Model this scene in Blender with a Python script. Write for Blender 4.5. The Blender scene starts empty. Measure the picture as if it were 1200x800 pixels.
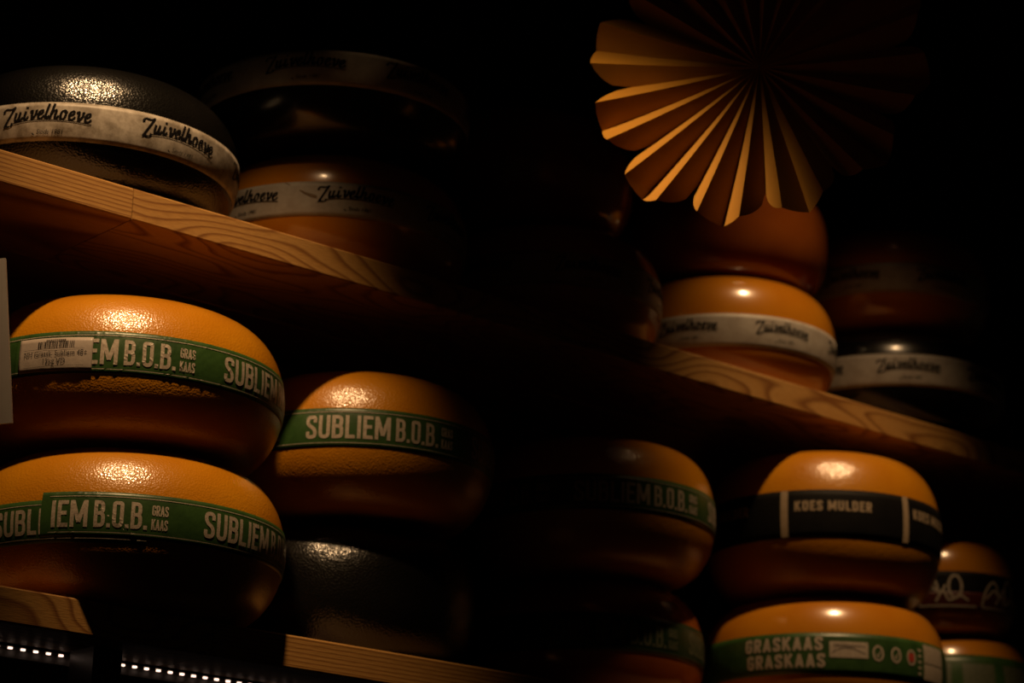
import bpy, math, random
from mathutils import Vector, Matrix, noise

sc = bpy.context.scene
C = sc.collection
R_ = math.radians
random.seed(7)

# ------------------------------------------------------------------ frame of the place
ZC = 1.20                                   # lens height above the floor
AZ = R_(49.88)                              # the shelf runs along this bearing
DV = Vector((math.sin(AZ), math.cos(AZ), 0))    # along the shelf
NV = Vector((-math.cos(AZ), math.sin(AZ), 0))   # towards the wall
OR = Vector((-0.30809, 2.32426, 0))
ZL, ZU, TH = ZC + .4435, ZC + .8635, .0335      # shelf tops, board thickness
def W(s, t, z=0.0):
    p = OR + DV * s + NV * t
    return Vector((p.x, p.y, z))
ROTS = math.atan2(DV.y, DV.x)               # local x = along shelf, local y = towards the wall

# ------------------------------------------------------------------ camera
cam_d = bpy.data.cameras.new('camera'); cam = bpy.data.objects.new('camera', cam_d); C.objects.link(cam)
cam_d.sensor_width = 36; cam_d.lens = 36 * 2833 / 1200; cam_d.clip_start = .05
pit, rol = R_(17.5), R_(1.5)
F = Vector((0, math.cos(pit), math.sin(pit))); X = Vector((1, 0, 0)); U = X.cross(F)
Xr = math.cos(rol) * X + math.sin(rol) * U; Ur = -math.sin(rol) * X + math.cos(rol) * U
cam.matrix_world = Matrix(((Xr.x, Ur.x, -F.x, 0), (Xr.y, Ur.y, -F.y, 0), (Xr.z, Ur.z, -F.z, ZC), (0, 0, 0, 1)))
cam_d.dof.use_dof = True; cam_d.dof.focus_distance = 2.27; cam_d.dof.aperture_fstop = 5.6
sc.camera = cam

# ------------------------------------------------------------------ world, lamps, exposure
wd = bpy.data.worlds.new('world'); sc.world = wd; wd.use_nodes = True
wd.node_tree.nodes['Background'].inputs[0].default_value = (1, .62, .3, 1)
wd.node_tree.nodes['Background'].inputs[1].default_value = .0030
WARM = (1, .61, .29)
def spot(name, loc, aim, watts, deg, blend, rad=.035, col=WARM):
    d = bpy.data.lights.new(name, 'SPOT'); d.energy = watts; d.spot_size = R_(deg); d.spot_blend = blend
    d.shadow_soft_size = rad; d.color = col
    o = bpy.data.objects.new(name, d); C.objects.link(o); o.location = loc
    o.rotation_euler = (Vector(aim) - Vector(loc)).to_track_quat('-Z', 'Y').to_euler()
    return o
spot('ceiling_spot_near', (-.34, 1.60, ZC + 2.03), (-.342, 2.325, ZC + .74), 145, 22.5, 1)
spot('ceiling_spot_far', (.58, 2.27, ZC + 2.12), (.415, 2.95, ZC + .56), 90, 25, 1)
spot('ceiling_spot_side', (-1.25, 1.80, ZC + 1.80), (-.05, 2.33, ZC + 1.03), 230, 10.2, .9)

vs = sc.view_settings
sc.display_settings.display_device = 'sRGB'
vs.view_transform = 'Standard'; vs.look = 'None'; vs.gamma = 1; vs.use_curve_mapping = False; vs.exposure = 0

# ------------------------------------------------------------------ materials
def new_mat(name):
    m = bpy.data.materials.new(name); m.use_nodes = True
    nt = m.node_tree; return m, nt, nt.nodes['Principled BSDF']
def N(nt, typ, **kw):
    n = nt.nodes.new(typ)
    for k, v in kw.items():
        if k in n.inputs: n.inputs[k].default_value = v
        else: setattr(n, k, v)
    return n
def ramp(nt, fac, stops):
    r = nt.nodes.new('ShaderNodeValToRGB'); e = r.color_ramp.elements
    while len(e) < len(stops): e.new(.5)
    for el, (p, c) in zip(e, stops): el.position = p; el.color = (*c, 1)
    nt.links.new(fac, r.inputs[0]); return r.outputs[0]
def coords(nt, scale=(1, 1, 1), out='Object'):
    tc = nt.nodes.new('ShaderNodeTexCoord'); mp = nt.nodes.new('ShaderNodeMapping')
    mp.inputs['Scale'].default_value = scale
    nt.links.new(tc.outputs[out], mp.inputs[0]); return mp.outputs[0]

def rind_mat(name, c1, c2, rough=.3, bump=.25, bscale=150, weave=True, coat=.6):
    m, nt, b = new_mat(name); v = coords(nt)
    n1 = N(nt, 'ShaderNodeTexNoise', Scale=14, Detail=5); nt.links.new(v, n1.inputs[0])
    nt.links.new(ramp(nt, n1.outputs[0], [(.35, c1), (.68, c2)]), b.inputs['Base Color'])
    b.inputs['Roughness'].default_value = rough
    b.inputs['Coat Weight'].default_value = coat; b.inputs['Coat Roughness'].default_value = .13
    n2 = N(nt, 'ShaderNodeTexNoise', Scale=bscale, Detail=3, Roughness=.6); nt.links.new(v, n2.inputs[0])
    bp = N(nt, 'ShaderNodeBump', Strength=bump * .7, Distance=.0012); nt.links.new(n2.outputs[0], bp.inputs['Height'])
    last = bp
    if weave:
        n3 = N(nt, 'ShaderNodeTexVoronoi', Scale=480); nt.links.new(v, n3.inputs[0])
        bp2 = N(nt, 'ShaderNodeBump', Strength=bump * 1.0, Distance=.0008)
        nt.links.new(n3.outputs[0], bp2.inputs['Height']); nt.links.new(bp.outputs[0], bp2.inputs['Normal']); last = bp2
    nt.links.new(last.outputs[0], b.inputs['Normal']); nt.links.new(last.outputs[0], b.inputs['Coat Normal'])
    return m
M = {}
M['rind'] = rind_mat('orange_rind', (.44, .165, .003), (.50, .205, .005), .30, .34)
M['rind_smooth'] = rind_mat('orange_rind_smooth', (.42, .150, .005), (.48, .190, .008), .24, .08, 60, False)
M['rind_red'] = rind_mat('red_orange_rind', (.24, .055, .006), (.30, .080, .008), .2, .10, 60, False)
M['rind_black'] = rind_mat('black_rind', (.003, .0028, .0025), (.005, .0045, .004), .24, .45, 75, True, .25)
M['rind_black_smooth'] = rind_mat('black_rind_smooth', (.003, .0028, .0025), (.005, .0045, .004), .24, .15, 60, False, .25)

def paper_mat(name, c1, c2, scale=60, rough=.5, bump=.15):
    m, nt, b = new_mat(name); v = coords(nt)
    n1 = N(nt, 'ShaderNodeTexNoise', Scale=scale, Detail=7, Roughness=.72); nt.links.new(v, n1.inputs[0])
    nt.links.new(ramp(nt, n1.outputs[0], [(.36, c1), (.62, c2)]), b.inputs['Base Color'])
    b.inputs['Roughness'].default_value = rough
    n2 = N(nt, 'ShaderNodeTexNoise', Scale=90, Detail=4); nt.links.new(v, n2.inputs[0])
    bp = N(nt, 'ShaderNodeBump', Strength=bump, Distance=.001); nt.links.new(n2.outputs[0], bp.inputs['Height'])
    nt.links.new(bp.outputs[0], b.inputs['Normal'])
    return m
M['band_white'] = paper_mat('white_band_paper', (.27, .235, .20), (.36, .33, .29), 45)
M['band_stained'] = paper_mat('stained_band_paper', (.14, .115, .085), (.34, .305, .26), 55)
M['band_green'] = paper_mat('green_band_paper', (.018, .052, .011), (.031, .080, .017), 30, .38, .35)
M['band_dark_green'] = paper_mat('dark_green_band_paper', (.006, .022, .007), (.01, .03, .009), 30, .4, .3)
M['band_black'] = paper_mat('black_band_paper', (.003, .003, .003), (.006, .0055, .005), 30, .6, .2)
M['band_black'].node_tree.nodes['Principled BSDF'].inputs['Specular IOR Level'].default_value = .12
M['band_red'] = paper_mat('dark_red_band_paper', (.05, .008, .006), (.08, .012, .008), 30, .4, .3)
M['ink_black'] = paper_mat('black_ink', (.002, .002, .0025), (.004, .0035, .004), 60, .95, .0)
M['ink_black'].node_tree.nodes['Principled BSDF'].inputs['Specular IOR Level'].default_value = .1
M['ink_white'] = paper_mat('white_print', (.26, .21, .16), (.44, .38, .31), 520, .5, .1)
M['ink_beige'] = paper_mat('beige_print', (.28, .21, .13), (.34, .26, .18), 200, .5, .1)
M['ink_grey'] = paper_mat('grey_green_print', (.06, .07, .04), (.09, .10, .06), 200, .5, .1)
M['tear'] = paper_mat('torn_paper_stain', (.10, .055, .015), (.16, .09, .03), 60, .6, .1)
M['ink_red'] = paper_mat('red_print', (.30, .03, .02), (.38, .05, .03), 200, .5, .1)
M['sticker'] = paper_mat('price_sticker_paper', (.30, .255, .22), (.36, .31, .27), 40, .45, .4)
M['card'] = paper_mat('white_card', (.56, .51, .47), (.62, .57, .53), 10, .6, .03)
M['metal_dark'] = paper_mat('dark_metal', (.02, .014, .010), (.028, .02, .013), 40, .35, .05)
M['plaster'] = paper_mat('dark_plaster', (.015, .011, .009), (.022, .017, .013), 6, .9, .2)
M['floor'] = paper_mat('dark_floor', (.035, .026, .02), (.055, .042, .032), 5, .6, .1)

def wood_mat(name, seed, straight):
    m, nt, b = new_mat(name)
    tc = nt.nodes.new('ShaderNodeTexCoord'); mp = nt.nodes.new('ShaderNodeMapping')
    nt.links.new(tc.outputs['Object'], mp.inputs[0]); mp.inputs['Location'].default_value = (seed * 1.37, seed * .71, seed * .313)
    mp.inputs['Scale'].default_value = (.55, 1, 1) if straight else (1, 1, 1)
    L = nt.links
    # growth rings: distance field bent by a slow noise, so cut faces show cathedrals and knots
    st = nt.nodes.new('ShaderNodeMapping'); L.new(mp.outputs[0], st.inputs[0])
    st.inputs['Scale'].default_value = (1.2, 3, 3) if straight else (4.2, 14, 14)
    n1 = N(nt, 'ShaderNodeTexNoise', Scale=1.0, Detail=1.0, Roughness=.4); L.new(st.outputs[0], n1.inputs[0])
    sp = nt.nodes.new('ShaderNodeSeparateXYZ'); L.new(mp.outputs[0], sp.inputs[0])
    k1 = N(nt, 'ShaderNodeMath', operation='MULTIPLY'); L.new(sp.outputs[2], k1.inputs[0]); k1.inputs[1].default_value = 230 if straight else 60
    k2 = N(nt, 'ShaderNodeMath', operation='MULTIPLY'); L.new(n1.outputs[0], k2.inputs[0]); k2.inputs[1].default_value = 9 if straight else 13
    ad = N(nt, 'ShaderNodeMath', operation='ADD'); L.new(k1.outputs[0], ad.inputs[0]); L.new(k2.outputs[0], ad.inputs[1])
    fr = N(nt, 'ShaderNodeMath', operation='FRACT'); L.new(ad.outputs[0], fr.inputs[0])
    c = ramp(nt, fr.outputs[0], [(0, (.40, .215, .060)), (.55, (.37, .190, .047)), (.84, (.17, .062, .010)), (1, (.385, .205, .055))])
    fs = nt.nodes.new('ShaderNodeMapping'); L.new(mp.outputs[0], fs.inputs[0]); fs.inputs['Scale'].default_value = (90, 700, 700)
    n2 = N(nt, 'ShaderNodeTexNoise', Scale=1.0, Detail=2); L.new(fs.outputs[0], n2.inputs[0])
    mx = N(nt, 'ShaderNodeMix', data_type='RGBA', blend_type='MULTIPLY'); mx.inputs[0].default_value = .45
    L.new(c, mx.inputs[6]); L.new(ramp(nt, n2.outputs[0], [(.3, (.62, .56, .5)), (.6, (1, 1, 1))]), mx.inputs[7])
    L.new(mx.outputs[2], b.inputs['Base Color'])
    b.inputs['Roughness'].default_value = .55
    bp = N(nt, 'ShaderNodeBump', Strength=.35, Distance=.0008); L.new(n2.outputs[0], bp.inputs['Height']); L.new(bp.outputs[0], b.inputs['Normal'])
    return m
WOODS = [wood_mat('pine_straight_grain', 3, True), wood_mat('pine_knotty_grain', 5, False),
         wood_mat('pine_swirling_grain', 9, False), wood_mat('pine_fine_grain', 12, True), wood_mat('pine_wild_grain', 17, False)]

m, nt, b = new_mat('golden_paper'); v = coords(nt)
n1 = N(nt, 'ShaderNodeTexNoise', Scale=30, Detail=5); nt.links.new(v, n1.inputs[0])
nt.links.new(ramp(nt, n1.outputs[0], [(.3, (.36, .165, .006)), (.7, (.40, .19, .009))]), b.inputs['Base Color'])
b.inputs['Roughness'].default_value = .7
tr = nt.nodes.new('ShaderNodeBsdfTranslucent'); tr.inputs[0].default_value = (.28, .11, .012, 1)
mxs = nt.nodes.new('ShaderNodeMixShader'); mxs.inputs[0].default_value = .12
nt.links.new(b.outputs[0], mxs.inputs[1]); nt.links.new(tr.outputs[0], mxs.inputs[2])
nt.links.new(mxs.outputs[0], nt.nodes['Material Output'].inputs[0])
M['gold_paper'] = m
m, nt, b = new_mat('lit_led'); b.inputs['Base Color'].default_value = (1, .8, .7, 1)
b.inputs['Emission Color'].default_value = (1, .66, .50, 1); b.inputs['Emission Strength'].default_value = 2.2
M['led'] = m
m, nt, b = new_mat('thread'); b.inputs['Base Color'].default_value = (.3, .25, .2, 1); M['thread'] = m

# ------------------------------------------------------------------ object helpers
def mesh_obj(name, verts, faces, mat, parent=None, smooth=False, loc=None, rotz=None):
    me = bpy.data.meshes.new(name); me.from_pydata([tuple(v) for v in verts], [], faces); me.update()
    if smooth: me.polygons.foreach_set('use_smooth', [True] * len(me.polygons))
    o = bpy.data.objects.new(name, me); C.objects.link(o)
    if mat: me.materials.append(mat)
    if parent: o.parent = parent
    if loc is not None: o.location = loc
    if rotz is not None: o.rotation_euler = (0, 0, rotz)
    return o
def empty(name, loc, rotz=0):
    o = bpy.data.objects.new(name, None); C.objects.link(o); o.location = loc; o.rotation_euler = (0, 0, rotz)
    o.empty_display_size = .05; return o
def tag(o, label, cat, group=None):
    o['label'] = label; o['category'] = cat
    if group: o['group'] = group
    return o
def boxvf(x0, x1, y0, y1, z0, z1, ch=0.0):
    """box, optionally with chamfered long top/bottom edges"""
    if ch <= 0:
        v = [(x, y, z) for z in (z0, z1) for y in (y0, y1) for x in (x0, x1)]
        f = [(0, 2, 3, 1), (4, 5, 7, 6), (0, 1, 5, 4), (2, 6, 7, 3), (0, 4, 6, 2), (1, 3, 7, 5)]
        return v, f
    prof = [(y0 + ch, z0), (y1 - ch, z0), (y1, z0 + ch), (y1, z1 - ch), (y1 - ch, z1), (y0 + ch, z1), (y0, z1 - ch), (y0, z0 + ch)]
    v = [(x0, y, z) for y, z in prof] + [(x1, y, z) for y, z in prof]; n = 8
    f = [(i, (i + 1) % n, n + (i + 1) % n, n + i) for i in range(n)]
    f = [q[::-1] for q in f] + [tuple(range(n)), tuple(range(2 * n - 1, n - 1, -1))]
    return v, f
def struct(o): o['kind'] = 'structure'; return o

# ------------------------------------------------------------------ the setting
v, f = boxvf(-3.0, 4.5, .50, .56, 0, 3.45)
struct(mesh_obj('wall_back', v, f, M['plaster'], loc=W(0, 0, 0), rotz=ROTS))
v, f = boxvf(-3.0, 4.5, -4.5, .56, -.05, 0)
struct(mesh_obj('floor', v, f, M['floor'], loc=W(0, 0, 0), rotz=ROTS))
v, f = boxvf(-3.0, 4.5, -4.5, .56, 3.45, 3.5)
struct(mesh_obj('ceiling', v, f, M['plaster'], loc=W(0, 0, 0), rotz=ROTS))

# ------------------------------------------------------------------ shelves of pine planks
def shelf(ztop, label, rows, t_front=0.0):
    root = empty('wooden_shelf', W(0, 0, ztop), ROTS); tag(root, label, 'shelf', 'pine shelves on the dark wall')
    for (t0, t1, cuts, mats) in rows:
        for a, b_, mi in zip(cuts[:-1], cuts[1:], mats):
            v, f = boxvf(a + .0006, b_ - .0006, t0, t1 - .002, -TH, 0, .0016)
            mesh_obj('plank', v, f, WOODS[mi], root)
    return root
shelf(ZU, 'upper pine shelf with knotty front plank, carrying the white-banded cheeses',
      [(0, .17, (-1.1, -.0964, .475, 1.9), (0, 1, 2)), (.17, .335, (-1.1, .3, 1.9), (3, 0)), (.335, .498, (-1.1, .7, 1.9), (0, 3))])
shelf(ZL, 'lower pine shelf carrying the green-banded cheeses, light strip beneath',
      [(0, .17, (-1.1, .03, 1.9), (4, 3)), (.17, .335, (-1.1, .5, 1.9), (0, 3)), (.335, .498, (-1.1, .1, 1.9), (3, 0))])

# ------------------------------------------------------------------ cheese wheels
class Wheel:
    def __init__(s, R, h, z0, a0, n=2.3, k=.60):
        s.R, s.h, s.z0, s.a0, s.n, s.k = R, h, z0, a0, n, k
        s.ridges = []          # (u0, slope, width, height)
        s.wob = 0.0
        ph = [math.pi * (i / 160 - .5) for i in range(161)]
        s.tab = [(h / 2 * math.copysign(abs(math.sin(p)) ** (2 / n), math.sin(p)), R * k + R * (1 - k) * max(0, math.cos(p)) ** (2 / n)) for p in ph]
    def rad(s, z):             # z from mid height
        t = s.tab
        lo, hi = 0, len(t) - 1
        if z <= t[0][0]: return t[0][1]
        if z >= t[-1][0]: return t[-1][1]
        while hi - lo > 1:
            m = (lo + hi) // 2
            if t[m][0] <= z: lo = m
            else: hi = m
        w = (z - t[lo][0]) / (t[hi][0] - t[lo][0] + 1e-12)
        return t[lo][1] * (1 - w) + t[hi][1] * w
    def band_r(s, u, z):
        r = s.rad(z) + .00035
        for (u0, k, w, hh) in s.ridges:
            d = (u - u0 - k * z) / w
            if abs(d) < 4: r += .5 * hh * math.exp(-d * d)
        if s.wob: r += s.wob * (noise.noise(Vector((u * 60, z * 60, s.R * 50))) + .6 * noise.noise(Vector((u * 190, z * 130, 3))))
        return r
    def pt(s, u, z, off=0.0):
        a = s.a0 + u / s.R; r = s.band_r(u, z) + off
        return (r * math.cos(a), r * math.sin(a), s.h / 2 + z)

def rind_mesh(w, seed):
    NS, NP = 112, 34
    vs_, fs_ = [(0, 0, 0)], []
    rows = [(w.R * w.k * .55, 0, 0)] + []
    ph = [math.pi * (i / (NP - 1) - .5) for i in range(NP)]
    prof = [(w.R * w.k * .5, -w.h / 2)]
    for p in ph:
        prof.append((w.R * w.k + w.R * (1 - w.k) * max(0, math.cos(p)) ** (2 / w.n), w.h / 2 * math.copysign(abs(math.sin(p)) ** (2 / w.n), math.sin(p))))
    prof.append((w.R * w.k * .5, w.h / 2))
    for r, z in prof:
        edge = 1 - abs(2 * z / w.h) ** 6
        for i in range(NS):
            a = 2 * math.pi * i / NS
            q = noise.noise(Vector((math.cos(a) * 1.8, math.sin(a) * 1.8, z * 14 + seed * 7.3))) * .0003 * edge - .0003 * edge
            vs_.append(((r + q) * math.cos(a), (r + q) * math.sin(a), w.h / 2 + z))
    n = len(prof)
    for i in range(NS): fs_.append((0, 1 + (i + 1) % NS, 1 + i))
    for j in range(n - 1):
        for i in range(NS):
            a, b_ = 1 + j * NS + i, 1 + j * NS + (i + 1) % NS
            fs_.append((a, b_, b_ + NS, a + NS))
    top = len(vs_); vs_.append((0, 0, w.h))
    for i in range(NS): fs_.append((top, 1 + (n - 1) * NS + i, 1 + (n - 1) * NS + (i + 1) % NS))
    return vs_, fs_

def band_mesh(w, zb, zt, u0=None, u1=None, off=0.0, step=.0035, nz=9, dz=0.0):
    closed = u0 is None
    if closed: u0, u1 = -math.pi * w.R, math.pi * w.R
    nu = max(8, int((u1 - u0) / step))
    zs = [zb + (zt - zb) * j / (nz - 1) for j in range(nz)]
    vs_, fs_ = [], []
    cols = nu if closed else nu + 1
    for i in range(cols):
        u = u0 + (u1 - u0) * i / nu
        col = [w.pt(u, z + dz, off) for z in zs]
        lo = w.pt(u, zb + dz, off - .0015); hi = w.pt(u, zt + dz, off - .0015)
        vs_ += [lo] + col + [hi]
    m_ = nz + 2
    for i in range(nu):
        a = i * m_; b_ = ((i + 1) % cols) * m_
        for j in range(m_ - 1): fs_.append((a + j, b_ + j, b_ + j + 1, a + j + 1))
    return vs_, fs_

# -- lettering: strokes in a flat (u, v) plane, laid onto the band
class Ink:
    def __init__(s): s.v, s.f = [], []
    def quadstrip(s, L, R):
        k = len(s.v); s.v += [p for ab in zip(L, R) for p in ab]
        for i in range(len(L) - 1): s.f.append((k + 2 * i, k + 2 * i + 1, k + 2 * i + 3, k + 2 * i + 2))
    def stroke(s, pts, w, closed=False, seg=.0022, nib=None, cap=0.0):
        q = []
        P = pts + [pts[0]] if closed else pts
        for a, b_ in zip(P[:-1], P[1:]):
            d = math.hypot(b_[0] - a[0], b_[1] - a[1]); n = max(1, int(d / seg + .999))
            for i in range(n): q.append((a[0] + (b_[0] - a[0]) * i / n, a[1] + (b_[1] - a[1]) * i / n))
        if not closed: q.append(P[-1])
        q = [p for i_, p in enumerate(q) if i_ == 0 or math.hypot(p[0] - q[i_ - 1][0], p[1] - q[i_ - 1][1]) > 1e-7]
        Lf, Rt = [], []; n = len(q)
        for i in range(n + (1 if closed else 0)):
            p = q[i % n]
            p0 = q[(i - 1) % n] if (closed or i > 0) else None
            p1 = q[(i + 1) % n] if (closed or i < n - 1) else None
            d0 = None if p0 is None else Vector((p[0] - p0[0], p[1] - p0[1])).normalized()
            d1 = None if p1 is None else Vector((p1[0] - p[0], p1[1] - p[1])).normalized()
            if d0 is None: t_ = d1; mit = 1
            elif d1 is None: t_ = d0; mit = 1
            else:
                t_ = d0 + d1
                if t_.length < 1e-6: t_ = d1.copy()
                t_.normalize(); mit = 1 / max(.45, t_.dot(d1))
            ww = w * mit
            if nib: ww = nib[0] + (nib[1] - nib[0]) * abs(math.sin(math.atan2(t_.y, t_.x) - nib[2]))
            nx, ny = -t_.y * ww / 2, t_.x * ww / 2
            Lf.append((p[0] + nx, p[1] + ny)); Rt.append((p[0] - nx, p[1] - ny))
        s.quadstrip(Rt, Lf)
    def rect(s, x0, y0, x1, y1, seg=.0025):
        n = max(1, int((x1 - x0) / seg + .999)); m_ = max(1, int((y1 - y0) / .006 + .999))
        for j in range(m_):
            ya, yb = y0 + (y1 - y0) * j / m_, y0 + (y1 - y0) * (j + 1) / m_
            s.quadstrip([(x0 + (x1 - x0) * i / n, ya) for i in range(n + 1)][::1], [(x0 + (x1 - x0) * i / n, yb) for i in range(n + 1)])
    def add(s, other, x, y, k=1.0):
        b_ = len(s.v); s.v += [(x + p[0] * k, y + p[1] * k) for p in other.v]; s.f += [tuple(b_ + i for i in q) for q in other.f]
    def clip(s, ua, ub):
        keep = [q for q in s.f if ua <= sum(s.v[i][0] for i in q) / len(q) <= ub]; s.f = keep
    def lay(s, w, off): return [w.pt(u, z, off) for u, z in s.v], s.f

def rounded(pts, r, n=5):
    out = [pts[0]]
    for a, p, b_ in zip(pts[:-2], pts[1:-1], pts[2:]):
        a, p, b_ = Vector(a), Vector(p), Vector(b_)
        d = min(r, (a - p).length / 2, (b_ - p).length / 2)
        q0 = p + (a - p).normalized() * d; q1 = p + (b_ - p).normalized() * d
        for i in range(n + 1):
            t_ = i / n; c_ = q0 * (1 - t_) ** 2 + p * (2 * t_ * (1 - t_)) + q1 * t_ * t_
            out.append((c_.x, c_.y))
    out.append(pts[-1]); return out
def spline(pts, n=6):
    P = [Vector(p) for p in pts]; P = [2 * P[0] - P[1]] + P + [2 * P[-1] - P[-2]]; out = []
    for i in range(1, len(P) - 2):
        for k in range(n):
            t_ = k / n
            c_ = .5 * ((2 * P[i]) + (P[i + 1] - P[i - 1]) * t_ + (2 * P[i - 1] - 5 * P[i] + 4 * P[i + 1] - P[i + 2]) * t_ * t_ + (3 * P[i] - P[i - 1] - 3 * P[i + 1] + P[i + 2]) * t_ ** 3)
            out.append((c_.x, c_.y))
    out.append(tuple(P[-2])); return out

GW = dict(S=.47, U=.48, B=.48, L=.40, I=.17, E=.41, M=.66, O=.48, G=.47, R=.48, A=.52, K=.50, D=.48, N=.52, H=.48, T=.44)
GW['.'] = .17; GW[' '] = .17
def glyphs(ch, w):
    W_ = GW[ch]; h = w / 2; l, r, t, b_, mid = h, W_ - h, 1 - h, h, .52; g = .17
    if ch == 'S': return [rounded([(r, .69), (r, t), (l, t), (l, .60), (r, .40), (r, b_), (l, b_), (l, .31)], .2)]
    if ch == 'U': return [rounded([(l, 1), (l, b_), (r, b_), (r, 1)], .2)]
    if ch == 'B': return [[(l, 0), (l, 1)], rounded([(l, t), (r - .02, t), (r - .02, mid), (l, mid)], g), rounded([(l, mid), (r, mid), (r, b_), (l, b_)], g)]
    if ch == 'L': return [[(l, 1), (l, 0)], [(l, b_), (W_, b_)]]
    if ch == 'I': return [[(W_ / 2, 0), (W_ / 2, 1)]]
    if ch == 'E': return [[(l, 1), (l, 0)], [(l, t), (W_, t)], [(l, mid), (W_ - .05, mid)], [(l, b_), (W_, b_)]]
    if ch == 'M': return [[(l, 0), (l, 1)], [(r, 0), (r, 1)], [(l + .02, .97), (W_ / 2, .18)], [(W_ / 2, .18), (r - .02, .97)]]
    if ch == 'O': return [rounded([(W_ / 2, t), (l, t), (l, b_), (r, b_), (r, t), (W_ / 2, t)], .2)]
    if ch == 'G': return [rounded([(r, .68), (r, t), (l, t), (l, b_), (r, b_), (r, .47), (W_ * .52, .47)], .2)]
    if ch == 'R': return [[(l, 0), (l, 1)], rounded([(l, t), (r, t), (r, .48), (l, .48)], g), [(W_ * .45, .48), (r + .01, 0)]]
    if ch == 'A': return [[(h * .9, 0), (W_ / 2, .97)], [(W_ / 2, .97), (W_ - h * .9, 0)], [(W_ * .25, .27), (W_ * .75, .27)]]
    if ch == 'K': return [[(l, 0), (l, 1)], [(r + .01, 1), (l + .02, .42)], [(W_ * .42, .56), (r + .02, 0)]]
    if ch == 'D': return [[(l, 0), (l, 1)], rounded([(l, t), (r, t), (r, b_), (l, b_)], .2)]
    if ch == 'N': return [[(l, 0), (l, 1)], [(r, 0), (r, 1)], [(l, .97), (r, .03)]]
    if ch == '.': return [[(W_ / 2, 0), (W_ / 2, w)]]
    return []
def caps(ink, text, x, y, height, width=None, weight=.15, gap=.08):
    adv = sum(GW[c] for c in text) + gap * (len(text) - 1)
    kx = (width / adv if width else height)
    for c in text:
        for st_ in glyphs(c, weight):
            ink.stroke([(x + px * kx, y + py * height) for px, py in st_], weight * height * (.5 + .5 * kx / height))
        x += (GW[c] + gap) * kx
    return x

_font_cache = {}
def type_text(ink, text, x, y, size, center=True, shear=0.0, sx=1.0):
    key = (text, shear)
    if key not in _font_cache:
        cu = bpy.data.curves.new('type', 'FONT'); cu.body = text; cu.size = 1; cu.shear = shear; cu.resolution_u = 3
        o = bpy.data.objects.new('type', cu); C.objects.link(o); bpy.context.view_layer.update()
        dg = bpy.context.evaluated_depsgraph_get(); me = bpy.data.meshes.new_from_object(o.evaluated_get(dg))
        _font_cache[key] = ([(p.co.x, p.co.y) for p in me.vertices], [tuple(p.vertices) for p in me.polygons])
        bpy.data.objects.remove(o); bpy.data.curves.remove(cu); bpy.data.meshes.remove(me)
    V_, F_ = _font_cache[key]
    wd_ = max(p[0] for p in V_) - min(p[0] for p in V_); x0 = min(p[0] for p in V_)
    k = len(ink.v); cx = wd_ / 2 if center else 0
    ink.v += [(x + (p[0] - x0 - cx) * size * sx, y + p[1] * size) for p in V_]
    ink.f += [tuple(k + i for i in q) for q in F_]

def script_word():
    """hand-lettered word 'Zuivelhoeve' with its small dateline, width 1, centred on the origin"""
    ink = Ink(); A = []
    def g(pts, thin=False, n=6): A.append((spline(pts, n) if len(pts) > 2 else pts, thin))
    SL = .20
    x = 0.0
    out = []
    letters = {
        'u': (.98, [[(.02, .98), (0, .35), (.1, .05), (.28, .08), (.46, .38)], [(.50, .98), (.46, .35), (.54, .05), (.72, .08), (.9, .35)]]),
        'i': (.60, [[(.04, .98), (0, .35), (.1, .05), (.28, .08), (.45, .35)], [(.10, 1.30), (.08, 1.5)]]),
        'v': (.80, [[(-.05, .75), (.05, .98), (.15, .85), (.2, .3), (.27, .04), (.45, .2), (.6, .6), (.58, .95), (.72, .88)]]),
        'e': (.76, [[(.06, .45), (.3, .52), (.46, .78), (.34, .98), (.14, .86), (.03, .5), (.1, .12), (.3, .03), (.5, .12), (.68, .38)]]),
        'l': (.52, [[(.12, 1.72), (.04, .8), (0, .35), (.09, .05), (.24, .08), (.40, .35)]]),
        'h': (.94, [[(.12, 1.72), (.04, .8), (-.02, .02)], [(.02, .45), (.2, .85), (.40, .98), (.50, .8), (.46, .35), (.54, .05), (.7, .08), (.86, .35)]]),
        'o': (.84, [[(.3, .98), (.1, .85), (.02, .48), (.1, .1), (.28, .02), (.48, .15), (.55, .55), (.46, .88), (.3, .98), (.5, .8), (.72, .82)]]),
    }
    Z = [([(-.12, 1.18), (-.22, 1.38), (-.02, 1.60), (.35, 1.52), (.70, 1.50), (1.08, 1.68)], 0), ([(1.04, 1.66), (.18, -.42)], 1),
         ([(.10, -.44), (.35, -.36), (.75, -.42), (1.0, -.34), (1.06, -.1)], 0)]
    for p, thick in Z: out.append([(a - .15, b_ * 1.02) for a, b_ in (spline(p) if len(p) > 2 else p)])
    x = 1.18
    for ch in 'uivelhoeve':
        adv, sts = letters[ch]
        for p in sts: out.append([(x + a, b_) for a, b_ in (spline(p) if len(p) > 2 else p)])
        x += adv * 1.10
    tot = x
    ul = spline([(1.0, -.22), (2.5, -.16), (tot * .55, -.16), (tot * .8, -.17), (tot, -.20)])
    k = 1 / (tot + .45)
    def place(a, b_):
        arch = .34 * (1 - ((a / tot - .50) / .5) ** 2)
        return ((a + SL * b_ + .1) * k - .5, (b_ - .45 + arch) * k)
    for p in out: ink.stroke([place(*q) for q in p], 0, seg=.03, nib=(.12 * k, .31 * k, R_(18)))
    ink.stroke([place(*q) for q in ul], .10 * k, seg=.03)
    type_text(ink, 'Sinds 1981', .02, -.175, .068, True, .25)
    ink.stroke([(-.175, -.165), (-.150, -.185)], .012)
    return ink
SCRIPT = script_word()

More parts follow.
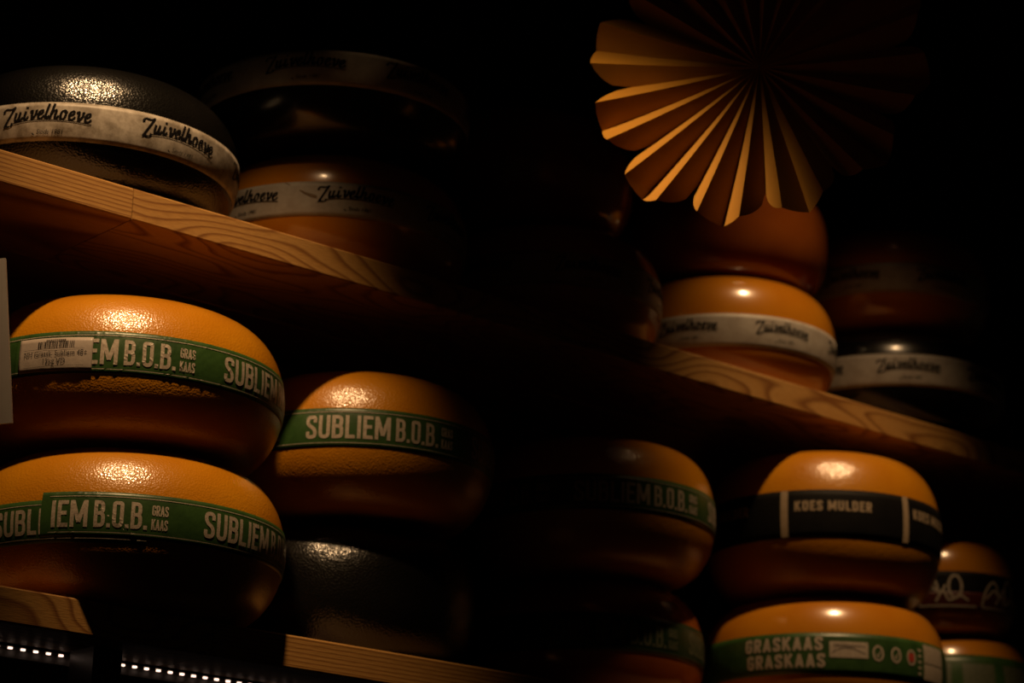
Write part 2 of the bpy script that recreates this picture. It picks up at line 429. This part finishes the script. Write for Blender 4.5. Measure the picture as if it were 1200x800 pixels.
WHEELS = {}
def cheese(key, s, t, z0, R, h, rind, label, seed, n=2.3, name='cheese_wheel', group='cheese wheels'):
    p = W(s, t, z0); a0 = math.atan2(-p.y, -p.x)
    w = Wheel(R, h, z0, a0, n); root = empty(name, p); tag(root, label, 'cheese', group)
    w.root = root
    v, f = rind_mesh(w, seed); mesh_obj('rind', v, f, rind, root, True)
    WHEELS[key] = w; return w
def add_band(w, zb, zt, mat, **kw):
    v, f = band_mesh(w, zb, zt, **kw); o = mesh_obj('label_band', v, f, mat, w.root, True); return o
def add_ink(w, ink, mat, parent, off=.0005, name='lettering'):
    v, f = ink.lay(w, off); o = mesh_obj(name, v, f, mat, parent); return o

def script_band(w, zb, zt, mat, u_start, period=.136, width=.090, dy=0.0):
    o = add_band(w, zb, zt, mat)
    ink = Ink(); zm = (zb + zt) / 2; half = math.pi * w.R
    u = u_start + width / 2
    while u - period > -half + width / 2: u -= period
    while u < half - width / 2:
        if abs(u) < R_(105) * w.R:
            ink = Ink(); ink.add(SCRIPT, u, zm + .003 + dy, width); add_ink(w, ink, M['ink_black'], o)
        u += period
    return o

def subliem_print(w, o, mat, u_start, zb, zt, period, half, ua=None, ub=None, off=.0005):
    H = (zt - zb) * .60; y = zb + (zt - zb) * .20
    u = u_start
    while u - period > -half: u -= period
    while u < half - .02:
        ink = Ink()
        caps(ink, 'SUBLIEM', u, y, H, .0905)
        caps(ink, 'B.O.B.', u + .0965, y, H, .0500)
        caps(ink, 'GRAS', u + .1505, y + H * .54, H * .40, .0155, .15)
        caps(ink, 'KAAS', u + .1505, y + H * .02, H * .40, .0155, .15)
        if ua is not None: ink.clip(ua, ub)
        if ink.f: add_ink(w, ink, mat, o, off)
        u += period
    a, b_ = (-half, half) if ua is None else (ua, ub)
    lw = .0007
    for z_ in (zt - .0042 - lw, zb + .0036):
        ink = Ink(); ink.rect(a, z_, b_, z_ + lw); add_ink(w, ink, mat, o, off, 'edge_line')
def subliem_band(w, zb, zt, u_start, period=.200, mat=None, inkmat=None):
    o = add_band(w, zb, zt, mat or M['band_green'], step=.0013 if w.ridges else .003, nz=15 if w.ridges else 9)
    subliem_print(w, o, inkmat or M['ink_white'], u_start, zb, zt, period, math.pi * w.R * .62); return o

# ---- lower shelf
w = cheese('L2', -.022, .094, ZL, .1625, .156, M['rind'], 'orange cheese wheel, green band, bottom of the nearest stack at left', 1, 2.08)
w.ridges = [(-.055, .5, .0016, .0009), (-.062, -.6, .0014, .0007), (-.020, -1.2, .0013, .0008), (-.012, -1.0, .0011, .0008), (-.070, .1, .0012, .0006), (-.044, .2, .001, .0005)]
w.wob = .00005
zb, zt = -.0234, .0195
half = math.pi * w.R
o = mesh_obj('label_band', *band_mesh(w, zb, zt, -.082, half * .97, off=.0003, step=.0013, nz=15), M['band_green'], w.root, True)
subliem_print(w, o, M['ink_white'], -.1255, zb, zt, .203, half * .62, ua=-.0737, ub=half * .62, off=.0007)
o = mesh_obj('label_band', *band_mesh(w, zb - .0055, zt - .0075, -half * .97, .022, off=-.0002, step=.003), M['band_green'], w.root, True)
subliem_print(w, o, M['ink_white'], -.1390, zb - .0055, zt - .0075, .203, half * .62, ua=-half * .62, ub=.0218, off=.0001)

w = cheese('L1', -.031, .096, ZL + .1562, .162, .154, M['rind'], 'orange cheese wheel with a barcode sticker on its wrinkled green band', 2, 2.08)
w.ridges = [(-.116, .05, .0011, .0010), (-.071, .08, .0009, .0012), (-.052, .02, .0009, .0010), (-.031, -.05, .0009, .0012), (-.026, .1, .0011, .0007),
            (.004, 1.6, .0013, .0009), (.016, -1.3, .0013, .0008), (.028, 2.0, .0014, .0009), (.045, -.9, .0012, .0008), (.058, 1.1, .0012, .0009), (.0655, -.45, .0013, .0012), (.080, 1.4, .0014, .0006), (.105, .6, .0012, .0006), (.14, -.5, .0012, .0006)]
w.wob = .00007
zb, zt = -.0200, .0223
o = subliem_band(w, zb, zt, -.1005, .1995)
# price sticker over the band
def sticker(w, u0, u1, z0, z1, tilt, off, mat):
    nu, nz = 28, 8; vs_, fs_ = [], []
    for i in range(nu + 1):
        for j in range(nz + 1):
            a, b_ = i / nu, j / nz; u = u0 + (u1 - u0) * a; z = z0 + (z1 - z0) * b_ + tilt * (a - .5)
            vs_.append(w.pt(u, z, off + .0004 * noise.noise(Vector((u * 90, z * 60, 5)))))
    for i in range(nu):
        for j in range(nz):
            k = i * (nz + 1) + j; fs_.append((k, k + nz + 1, k + nz + 2, k + 1))
    o = mesh_obj('price_sticker', vs_, fs_, mat, w.root, True)
    md = o.modifiers.new('thickness', 'SOLIDIFY'); md.thickness = .0004
    return o
su0, su1, sz0, sz1 = -.1125, -.0345, -.0180, .0155
wl = w; w = Wheel(wl.R + .0012, wl.h, wl.z0, wl.a0, wl.n); w.root = wl.root
o = sticker(w, su0, su1, sz0, sz1, -.001, .0002, M['sticker'])
ink = Ink(); cx = (su0 + su1) / 2 + .002; random.seed(11)
u = cx - .019
for grp in (3, 5, 5, 6, 4):
    for _ in range(grp):
        bw = random.choice((.0006, .0006, .0010, .0013)); ink.rect(u, .0060, u + bw, .0116); u += bw + random.choice((.0006, .0008))
    u += .0008
for q_ in range(13): ink.rect(cx - .0105 + q_ * .0016, .0122, cx - .0105 + q_ * .0016 + .0011, .0136)
type_text(ink, 'NH Graask. Subliem 48+', cx - .001, -.0025, .0070, sx=.94)
type_text(ink, '12kg VD', cx - .001, -.0103, .0070)
ink.rect(su0 + .006, .0040, su1 - .008, .0043); ink.rect(su0 + .006, -.0133, su1 - .008, -.0130)
add_ink(w, ink, M['ink_black'], o, .0009, 'print')

w = cheese('M1', .292, .128, ZL + .1552, .151, .155, M['rind'], 'orange cheese wheel, green band, just right of the barcode-sticker cheese', 3, 2.1)
w.ridges = [(-.062, 1.3, .0012, .0008), (-.069, .6, .0012, .0008), (.02, .4, .0012, .0003)]
subliem_band(w, -.0207, .0214, -.0581, .198)
cheese('M2', .312, .172, ZL, .148, .155, M['rind_black'], 'black waxed cheese wheel in shadow under a green-banded one', 4)

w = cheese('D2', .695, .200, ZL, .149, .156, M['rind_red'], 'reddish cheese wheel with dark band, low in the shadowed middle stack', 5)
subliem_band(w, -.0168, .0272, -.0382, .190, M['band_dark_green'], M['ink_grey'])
w = cheese('D1', .662, .148, ZL + .1562, .149, .157, M['rind'], 'orange cheese wheel, green band, upper one in the shadowed middle stack', 6)
subliem_band(w, -.0210, .0205, -.0215, .196)

w = cheese('K2', 1.002, .086, ZL, .155, .1640, M['rind_smooth'], 'orange cheese wheel, green band with white sticker and round emblems', 7, 2.3)
zb, zt = -.0238, .0263
o = add_band(w, zb, zt, M['band_green'])
ink = Ink()
def piece(fn, name='lettering', mat='ink_white'):
    ink = Ink(); fn(ink); add_ink(w, ink, M[mat], o, .0005, name)
piece(lambda k: caps(k, 'GRASKAAS', -.0985, .0045, .0165, .100, .19))
piece(lambda k: caps(k, 'GRASKAAS', -.0960, -.0160, .0165, .100, .19))
piece(lambda k: k.rect(.0090, -.0040, .0565, .0155), 'white_sticker')
for uc in (.0695, .0945, .1185):
    piece(lambda k: k.stroke([(uc + .0064 * math.cos(a_ * math.pi / 8), .0035 + .0086 * math.sin(a_ * math.pi / 8)) for a_ in range(16)], .0025, True), 'round_emblem')
    if uc < .11: piece(lambda k: k.stroke([(uc - .003, .003), (uc - .0005, -.001), (uc + .0035, .007)], .0014), 'emblem_mark')
for k_ in range(5): piece(lambda k: k.rect(.1305, -.016 + k_ * .0072, .1365, -.013 + k_ * .0072), 'print_line')
piece(lambda k: k.rect(.1420, .0005, .1900, .0230), 'white_panel'); piece(lambda k: k.rect(.1420, -.0200, .1900, -.0010), 'white_panel')
ink = Ink(); ink.stroke([(.1140, .0035), (.1230, .0035)], .010)
add_ink(w, ink, M['ink_red'], o, .0006, 'emblem')
ink = Ink(); ink.stroke(spline([(.012, .002), (.025, .0075), (.040, .006), (.053, .001)]), .0006); ink.stroke([(.014, .012), (.052, .010)], .0006); ink.stroke([(.014, .0095), (.040, .0085)], .0005)
add_ink(w, ink, M['ink_black'], o, .0008, 'print')

w = cheese('K1', .995, .076, ZL + .1642, .150, .182, M['rind'], 'orange cheese wheel, black band split by beige bars, atop the emblem cheese', 8, 2.25)
zb, zt = -.0306, .0289
o = add_band(w, zb, zt, M['band_black'])
per = .1590
for k_ in (-2, -1, 0, 1):
    u = -.0468 + per * k_
    ink = Ink(); ink.rect(u - .0046, zb + .0012, u + .0046, zt - .0005); add_ink(w, ink, M['ink_beige'], o, .0005, 'divider_bar')
    ink = Ink()
    caps(ink, 'KOES MULDER', u + .0130, .0020, .0125, .096, .19, .10)
    add_ink(w, ink, M['ink_beige'], o)

w = cheese('F2', 1.295, .125, ZL, .115, .1650, M['rind_smooth'], 'orange cheese wheel at the lower right corner, mostly out of sight', 9)
o = add_band(w, -.02, .052, M['band_green'])
for k_ in range(-3, 3): ink = Ink(); ink.rect(k_ * .06 + .02, -.012, k_ * .06 + .065, .040); add_ink(w, ink, M['ink_grey'], o, .0005, 'printed_panel')
w = cheese('F1', 1.275, .115, ZL + .1652, .100, .126, M['rind_smooth'], 'small orange cheese wheel with dark red ornate band at far right', 10)
zb, zt = -.034, .0151
o = add_band(w, zb, zt, M['band_black']); ink = Ink()
v, f = band_mesh(w, zb + .0005, zb + .021, off=.0004); mesh_obj('stripe', v, f, M['band_red'], o, True)
for k_ in (-1, 0, 1, 2):
    u = -.030 + k_ * .086; ink = Ink()
    ink.stroke(spline([(u, -.030), (u + .004, -.012), (u + .014, .002), (u + .022, .001), (u + .026, -.012)]), .0030)
    ink.stroke(spline([(u + .006, -.020), (u + .018, -.008), (u + .028, -.014), (u + .036, -.004)]), .0028)
    ink.stroke([(u + .048 + .0085 * math.cos(a_ * math.pi / 8), -.006 + .015 * math.sin(a_ * math.pi / 8)) for a_ in range(16)], .0030, True)
    ink.stroke(spline([(u + .022, -.026), (u + .032, -.012), (u + .040, -.024), (u + .054, -.018), (u + .066, -.024)]), .0028)
    ink.rect(u, -.0325, u + .078, -.0300)
    add_ink(w, ink, M['ink_white'], o, .0010, 'ornate_print')

# ---- upper shelf
w = cheese('U1', -.068, .147, ZU, .160, .140, M['rind_black'], 'black waxed cheese wheel with stained white band, at upper left', 11, 2.15)
script_band(w, -.0308, .0084, M['band_stained'], -.0901, .1425, .0940)
w = cheese('U2', .262, .158, ZU, .155, .140, M['rind_smooth'], 'orange cheese wheel, white band, right behind the near black one', 12)
w.ridges = [(-.052, -1.5, .0011, .0007)]
o = script_band(w, -.0203, .0189, M['band_white'], -.0172, .1300, .0880)
ink = Ink(); ink.quadstrip([(-.0560, .0185), (-.0330, .0045), (-.0260, .0010), (-.0190, -.0010)], [(-.0552, .0188), (-.0315, .0060), (-.0190, .0022), (-.0186, -.0005)])
add_ink(w, ink, M['tear'], o, .0005, 'tear')
w = cheese('U3', .235, .130, ZU + .1402, .157, .140, M['rind_black_smooth'], 'black cheese wheel, white band in deep shadow, stacked at upper middle', 13)
script_band(w, -.0238, .0161, M['band_white'], -.0788, .136, .0930)
w = cheese('U4', .578, .150, ZU, .145, .141, M['rind_smooth'], 'dim orange cheese wheel, shadowed white band, left of the bright white-banded one', 14)
script_band(w, -.0210, .0196, M['band_white'], .0132, .136, .0880)
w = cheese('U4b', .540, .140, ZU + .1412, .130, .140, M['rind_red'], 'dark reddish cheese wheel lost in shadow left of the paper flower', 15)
w = cheese('U5', .882, .142, ZU, .146, .146, M['rind_smooth'], 'brightly lit orange cheese wheel with white band, below the paper flower', 16)
script_band(w, -.0331, .0079, M['band_white'], .0420, .1260, .0800)
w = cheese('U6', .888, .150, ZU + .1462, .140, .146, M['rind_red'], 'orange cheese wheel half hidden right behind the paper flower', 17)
w = cheese('U7', 1.195, .136, ZU, .160, .140, M['rind_black_smooth'], 'black cheese wheel with white band on the far right shelf', 18)
script_band(w, -.0217, .0224, M['band_white'], -.0111, .1300, .0880)
w = cheese('U8', 1.176, .118, ZU + .1402, .142, .140, M['rind_smooth'], 'dim orange cheese wheel, white band, stacked on the far right black one', 19)
script_band(w, -.0336, .0056, M['band_white'], .0447, .130, .0820)

# ------------------------------------------------------------------ paper rosette hung in front of the shelf
FC = Vector((.2530, 2.340, ZC + 1.048)); FR = .181
tocam = Vector((-FC.x, -FC.y, 0)).normalized(); yaw = math.atan2(tocam.y, tocam.x) - R_(14)   # turned a little to the left of the lens
nrm = Vector((math.cos(yaw), math.sin(yaw), 0)); rgt = Vector((0, 0, 1)).cross(nrm); upv = Vector((0, 0, 1))
ros = empty('paper_rosette', FC); tag(ros, 'golden pleated paper flower hanging at the top right', 'decoration')
def pleat_z(psi):                       # triangle wave, two folds per petal
    q = (psi / R_(15)) % 1.0
    return (1 - abs(2 * q - 1)) - .5
PH0 = R_(2)
for k_ in range(12):
    base = PH0 + R_(30) * k_
    na, nr = 24, 7; vs_, fs_ = [], []
    jit = random.uniform(.97, 1.03)
    for i in range(na + 1):
        u = -1 + 2 * i / na; psi = base + R_(15) * u + R_(15)
        rim = FR * jit * (.78 + .22 * max(0, 1 - abs(u) ** 2.1) ** .5)
        if i in (0, na): rim = FR * .78
        for j in range(nr + 1):
            r = .0008 + (rim - .0008) * j / nr
            d = pleat_z(psi - PH0) * .024 * (r / FR)
            # soft curl towards the rim
            p = rgt * (r * math.cos(psi)) + upv * (r * math.sin(psi)) + nrm * (d + .012 * (r / FR) ** 2)
            vs_.append(p)
    for i in range(na):
        for j in range(nr):
            a = i * (nr + 1) + j; fs_.append((a, a + 1, a + nr + 2, a + nr + 1))
    o = mesh_obj('petal', vs_, fs_, M['gold_paper'], ros)
# hanging thread up to the ceiling
def tube(p0, p1, r, n=6):
    d = (p1 - p0).normalized(); a = d.orthogonal().normalized(); b_ = d.cross(a)
    v = [p + (a * math.cos(2 * math.pi * i / n) + b_ * math.sin(2 * math.pi * i / n)) * r for p in (p0, p1) for i in range(n)]
    f = [(i, (i + 1) % n, n + (i + 1) % n, n + i) for i in range(n)] + [tuple(range(n))[::-1], tuple(range(n, 2 * n))]
    return v, f
v, f = tube(Vector((0, 0, 0)) - nrm * .004, Vector((0, 0, 3.45 - FC.z)) - nrm * .004, .0006)
mesh_obj('thread', v, f, M['thread'], ros)

# ------------------------------------------------------------------ white card at the left edge
card = empty('price_card', W(-.2237, 0, 0) * 1 + Vector((0, 0, ZC + .59)), 0)
p1 = W(-.2491 + .004, -.03, ZC + .744); p2 = W(-.2266 + .004, -.03, ZC + .5884)
card.location = p2
ax = (p1 - p2).normalized(); side = Vector((-1, .10, 0)).normalized(); side = (side - ax * side.dot(ax)).normalized(); thk = ax.cross(side).normalized()
Wd, Hd, Td = .17, (p1 - p2).length, .004
def cardv(a, b_, c_): return side * a + ax * b_ + thk * c_
vv = [cardv(a, b_, c_) for c_ in (0, Td) for b_ in (0, Hd) for a in (0, Wd)]
mesh_obj('panel', vv, [(0, 2, 3, 1), (4, 5, 7, 6), (0, 1, 5, 4), (2, 6, 7, 3), (0, 4, 6, 2), (1, 3, 7, 5)], M['card'], card)
top = cardv(Wd * .5, Hd, Td / 2); plank_z = ZU - TH - p2.z
v, f = tube(top - ax * .01, Vector((top.x, top.y, plank_z)) + NV * .05, .0012)
mesh_obj('hanger_wire', v, f, M['metal_dark'], card)
tag(card, 'white card sign at the left picture edge beside the green-banded cheese', 'sign')

# ------------------------------------------------------------------ light strip and post under the lower shelf
zl = ZL - TH
strip = empty('led_strip', W(0, .1, zl), ROTS); tag(strip, 'thin strip of small glowing lights under the lower shelf', 'light strip')
v, f = boxvf(-.9, 1.5, -.004, .004, -.0022, -.0002); mesh_obj('tape', v, f, M['metal_dark'], strip)
v, f = boxvf(-.9, 1.5, .012, .0135, -.0100, -.0002); mesh_obj('rail_lip', v, f, M['metal_dark'], strip)
lv, lf = boxvf(-.0020, .0020, -.0014, .0014, -.0040, -.0022)
led_me = None
for i in range(-14, 36):
    sx = -.1348 + .01402 * i + .0
    if led_me is None:
        o = mesh_obj('led', lv, lf, M['led'], strip); led_me = o.data
    else:
        o = bpy.data.objects.new('led', led_me); C.objects.link(o); o.parent = strip
    o.location = (sx, 0, 0)
post = empty('shelf_post', W(0, 0, 0), ROTS)
v, f = boxvf(-.078, -.046, .040, .084, 0, zl - .0005); mesh_obj('upright', v, f, M['metal_dark'], post)
v, f = boxvf(-.088, -.036, .030, .084, 0, .006); mesh_obj('foot_plate', v, f, M['metal_dark'], post)
tag(post, 'dark upright post holding the lower shelf, beside the light strip', 'post')
